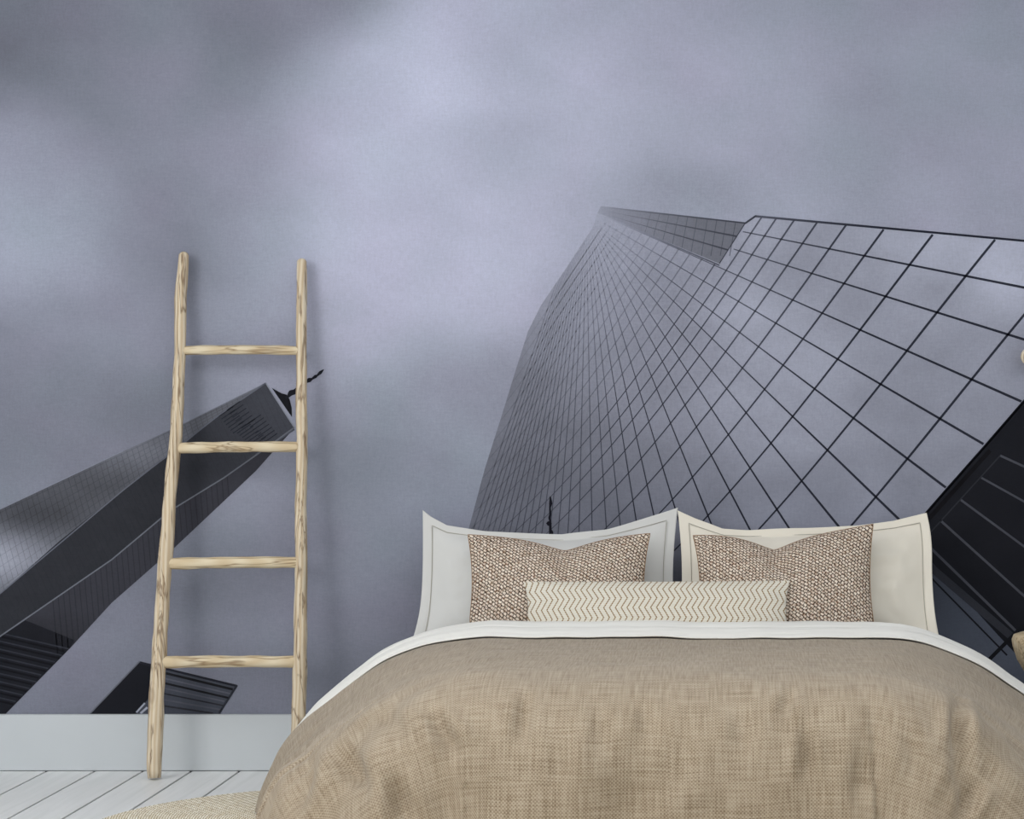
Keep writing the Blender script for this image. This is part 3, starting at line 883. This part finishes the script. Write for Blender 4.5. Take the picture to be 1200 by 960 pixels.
tag(sheet, 'white cotton sheet folded back in a narrow band over the beige duvet', 'sheet')
so = sheet.modifiers.new('thickness', 'SOLIDIFY'); so.thickness = 0.003; so.offset = -1

# ------------------------------------------------------------------ pillows
def pillow_mesh(name, w, h, th, flange=0.0, pinch=0.06, pinchy=0.05, dip=0.0, dipw=0.13, dipx=0.0, n=72, m=56, seed=1, belly=2.2, wr=0.004, corner=None, top=None, soft=0.62):
    """front/back grids welded at the rim; local x width, z height, y thickness"""
    fx, fz = 1-2*flange/w, 1-2*flange/h
    def co(u, v, s):
        # u,v in -1..1
        bu, bv = min(1, abs(u)/fx), min(1, abs(v)/fz)
        t = (max(0, 1-bu**belly))**soft*(max(0, 1-bv**belly))**soft
        x = w/2*u*(1-pinch*(1-v*v)*abs(u)); z = h/2*v*(1-pinchy*(1-u*u)*abs(v))
        if corner and abs(u*v) > 0.3:
            cdx, cdz = corner.get((1 if u > 0 else -1, 1 if v > 0 else -1), (0, 0)); q = (abs(u*v)-0.3)/0.7; q = q*q
            x += cdx*q; z += cdz*q
        y = s*th/2*t
        if top: z -= float(np.interp(u, top[0], top[1]))*max(0, (v+0.3)/1.3)**1.4
        if dip:
            g = math.exp(-((x-dipx)/dipw)**2)*max(0, (v+0.25)/1.25)
            g2 = math.exp(-abs((x-dipx)/dipw)**1.3)
            z -= dip*max(0, (v+0.6)/1.6)**1.6*g2
            y *= 1-0.5*math.exp(-((x-dipx)/(dipw*0.35))**2)*max(0, v)
        y += s*wr*2.2*t*mn.noise(Vector((x*9, z*9, seed+s)))+s*wr*t*mn.noise(Vector((x*24, z*24, seed)))
        if flange and (abs(u) > fx or abs(v) > fz):
            y += 0.010*mn.noise(Vector((x*6, z*6, seed+5)))
        # radiating creases from the corners
        cr = (abs(u*v))**2
        y += s*t*0.008*cr*math.sin(math.atan2(1-abs(v), 1.001-abs(u))*12)
        if t <= 0: y += s*0.0015
        return (x, y, z)
    us = np.sin(np.linspace(-math.pi/2, math.pi/2, n))*0.5+np.linspace(-1, 1, n)*0.5
    vs2 = np.sin(np.linspace(-math.pi/2, math.pi/2, m))*0.5+np.linspace(-1, 1, m)*0.5
    verts = []; uvs = []; faces = []
    for s in (-1, 1):
        for v in vs2:
            for u in us:
                p = co(u, v, s); verts.append(p); uvs.append((u*w/2+(3 if s > 0 else 0), v*h/2))
    o2 = n*m
    for j in range(m-1):
        for i in range(n-1):
            a = j*n+i; faces.append((a, a+1, a+n+1, a+n)); faces.append((o2+a, o2+a+n, o2+a+n+1, o2+a+1))
    rim = [i for i in range(n)]+[j*n+n-1 for j in range(1, m)]+[(m-1)*n+i for i in range(n-2, -1, -1)]+[j*n for j in range(m-2, 0, -1)]
    for a, b in zip(rim, rim[1:]+rim[:1]): faces.append((a, o2+a, o2+b, b))
    me = bpy.data.meshes.new(name); me.from_pydata(verts, [], faces)
    uvl = me.uv_layers.new(name='UVMap')
    li = np.empty(len(me.loops), dtype=np.int32); me.loops.foreach_get('vertex_index', li)
    uvl.data.foreach_set('uv', np.array(uvs, dtype=np.float32)[li].ravel())
    return me, co
def seam_bm(co, fx, fz, r=0.0011, off=0.0018, k=60):
    pts = []
    for t in np.linspace(-1, 1, k)[:-1]: pts.append((fx*t, -fz))
    for t in np.linspace(-1, 1, k)[:-1]: pts.append((fx, fz*t))
    for t in np.linspace(1, -1, k)[:-1]: pts.append((fx*t, fz))
    for t in np.linspace(1, -1, k)[:-1]: pts.append((-fx, fz*t))
    P3 = [Vector(co(u, v, -1))+Vector((0, -off, 0)) for u, v in pts]
    bm = bmesh.new(); rings = []
    N = len(P3)
    for i in range(N):
        t = (P3[(i+1) % N]-P3[i-1]).normalized(); s = t.cross(Vector((0, 1, 0))).normalized(); u = Vector((0, 1, 0))
        rings.append([bm.verts.new(P3[i]+s*math.cos(a)*r+u*math.sin(a)*r) for a in np.linspace(0, 2*math.pi, 6)[:-1]])
    for i in range(N):
        a, b = rings[i], rings[(i+1) % N]
        for q in range(5): bm.faces.new((a[q], a[(q+1) % 5], b[(q+1) % 5], b[q]))
    return bm

def sham(label, x, y, z, rot, mat, seed, corner, top):
    t = empty('pillow', (x, y, z)); t.rotation_euler = rot
    tag(t, label, 'pillow')
    w, h, fl = 0.82, 0.47, 0.032
    me, co = pillow_mesh('pillowcase', w, h, 0.15, fl, 0.035, 0.02, n=90, m=60, seed=seed, belly=3.0, wr=0.011, corner=corner, top=top, soft=1.0)
    o = link('pillowcase', me, mat, t)
    from_bm('seam', seam_bm(co, 1-2*fl/w, 1-2*fl/h), M_seam, t)
    return t
tilt = math.radians(-21)
TL_, TR_, BL_, BR_ = (-1, 1), (1, 1), (-1, -1), (1, -1)
sham('plain ivory pillow with a flanged edge on the ladder side of the bed head', -0.548, -0.225, 0.632, (tilt, 0, 0), M_sham, 3,
     {TL_: (0.005, 0.0), TR_: (0.0, 0.01), BL_: (-0.02, 0), BR_: (0, 0)},
     ((-1, -0.93, -0.8, -0.5, 0.1, 0.45, 0.8, 1), (0, 0.022, 0.050, 0.068, 0.078, 0.062, 0.024, 0.0)))
sham('plain ivory pillow with a flanged edge on the bed side away from the ladder', 0.272, -0.225, 0.632, (tilt, 0, math.radians(0.5)), M_sham2, 8,
     {TL_: (0.0, 0.0), TR_: (-0.025, -0.01), BL_: (0.0, 0), BR_: (0.01, 0)},
     ((-1, -0.85, -0.65, -0.45, 0, 0.4, 0.7, 1), (0, 0.028, 0.060, 0.064, 0.056, 0.048, 0.030, 0.0)))

def cushion(name, label, x, y, z, rot, w, h, th, mat, group=None, **kw):
    me, co = pillow_mesh(name, w, h, th, 0.0, **kw)
    t = empty(name, (x, y, z)); t.rotation_euler = rot; tag(t, label, 'cushion', group)
    link('cushion_cover', me, mat, t)
    return t, co
ct = math.radians(-24)
t, co = cushion('cushion', 'brown and cream woven cushion with a dented top on the left side of the bed', -0.505, -0.375, 0.608, (ct, math.radians(-0.5), 0), 0.57, 0.385, 0.13, M_tweed,
        pinch=0.07, pinchy=0.04, dip=0.052, dipw=0.12, dipx=0.02, seed=5, wr=0.004, corner={TR_: (0.0, 0.0), BL_: (0.03, 0.0)})
from_bm('edge_cord', seam_bm(co, 0.999, 0.999, r=0.002, off=0), M_piping, t)
t, co = cushion('cushion', 'brown and cream woven cushion with a dented top on the right side of the bed', 0.198, -0.375, 0.614, (ct, math.radians(-1.2), 0), 0.565, 0.40, 0.13, M_tweed,
        pinch=0.07, pinchy=0.04, dip=0.062, dipw=0.11, dipx=-0.03, seed=11, wr=0.004, corner={TL_: (0.0, -0.012), TR_: (0.0, 0.012), BR_: (-0.005, -0.01)})
from_bm('edge_cord', seam_bm(co, 0.999, 0.999, r=0.002, off=0), M_piping, t)
t, co = cushion('lumbar_cushion', 'long low cream cushion with ochre zigzag stitching in front of the two brown cushions', -0.195, -0.485, 0.552, (math.radians(-22), math.radians(-0.2), 0), 0.81, 0.20, 0.10, M_chev,
        pinch=0.03, pinchy=0.02, seed=15, n=120, m=40, belly=2.6, wr=0.002, corner={BL_: (0.065, 0), TL_: (-0.006, 0), BR_: (-0.008, 0)})

# ------------------------------------------------------------------ wooden stool at the right edge, and wooden peg on the mural
def lathe_bm(prof, n=40, wob=0.0, seed=1):
    bm = bmesh.new(); rings = []
    for r, z in prof:
        rings.append([bm.verts.new((r*math.cos(2*math.pi*k/n)*(1+wob*mn.noise(Vector((math.cos(2*math.pi*k/n)*1.5, math.sin(2*math.pi*k/n)*1.5, seed+z*3)))), r*math.sin(2*math.pi*k/n)*(1+wob*mn.noise(Vector((math.cos(2*math.pi*k/n)*1.5, math.sin(2*math.pi*k/n)*1.5, seed+z*3)))), z)) for k in range(n)])
    for a, b in zip(rings[:-1], rings[1:]):
        for k in range(n): bm.faces.new((a[k], a[(k+1) % n], b[(k+1) % n], b[k]))
    bm.faces.new(rings[0][::-1]); bm.faces.new(rings[-1])
    bmesh.ops.recalc_face_normals(bm, faces=bm.faces[:])
    return bm
st = empty('stool', (1.115, -0.30, 0.0))
tag(st, 'pale wooden stool with a thick rounded seat right of the bed, cut by the frame', 'stool')
from_bm('seat', lathe_bm([(0.06, 0.318), (0.12, 0.325), (0.165, 0.35), (0.188, 0.39), (0.2, 0.43), (0.203, 0.452), (0.197, 0.466), (0.18, 0.471), (0.05, 0.468)], 48, 0.03), M_rung, st)
for k in range(3):
    an = math.radians(90+120*k)
    from_bm('leg', tube_bm([(0.13*math.cos(an), 0.13*math.sin(an), 0.0), (0.09*math.cos(an), 0.09*math.sin(an), 0.335)], [0.02, 0.026], 14, 1, k, 0.1), M_wood, st)
pg = empty('wall_peg', (0.997, -0.002, 1.344))
tag(pg, 'small pale wooden wall peg on the mural at the right edge of the picture', 'peg')
bm = lathe_bm([(0.017, 0.0), (0.015, 0.03), (0.019, 0.045), (0.028, 0.052), (0.030, 0.062), (0.024, 0.07), (0.004, 0.073)], 20)
for v in bm.verts: v.co = Vector((v.co.x, -v.co.z, v.co.y))
from_bm('knob', bm, M_wood, pg)
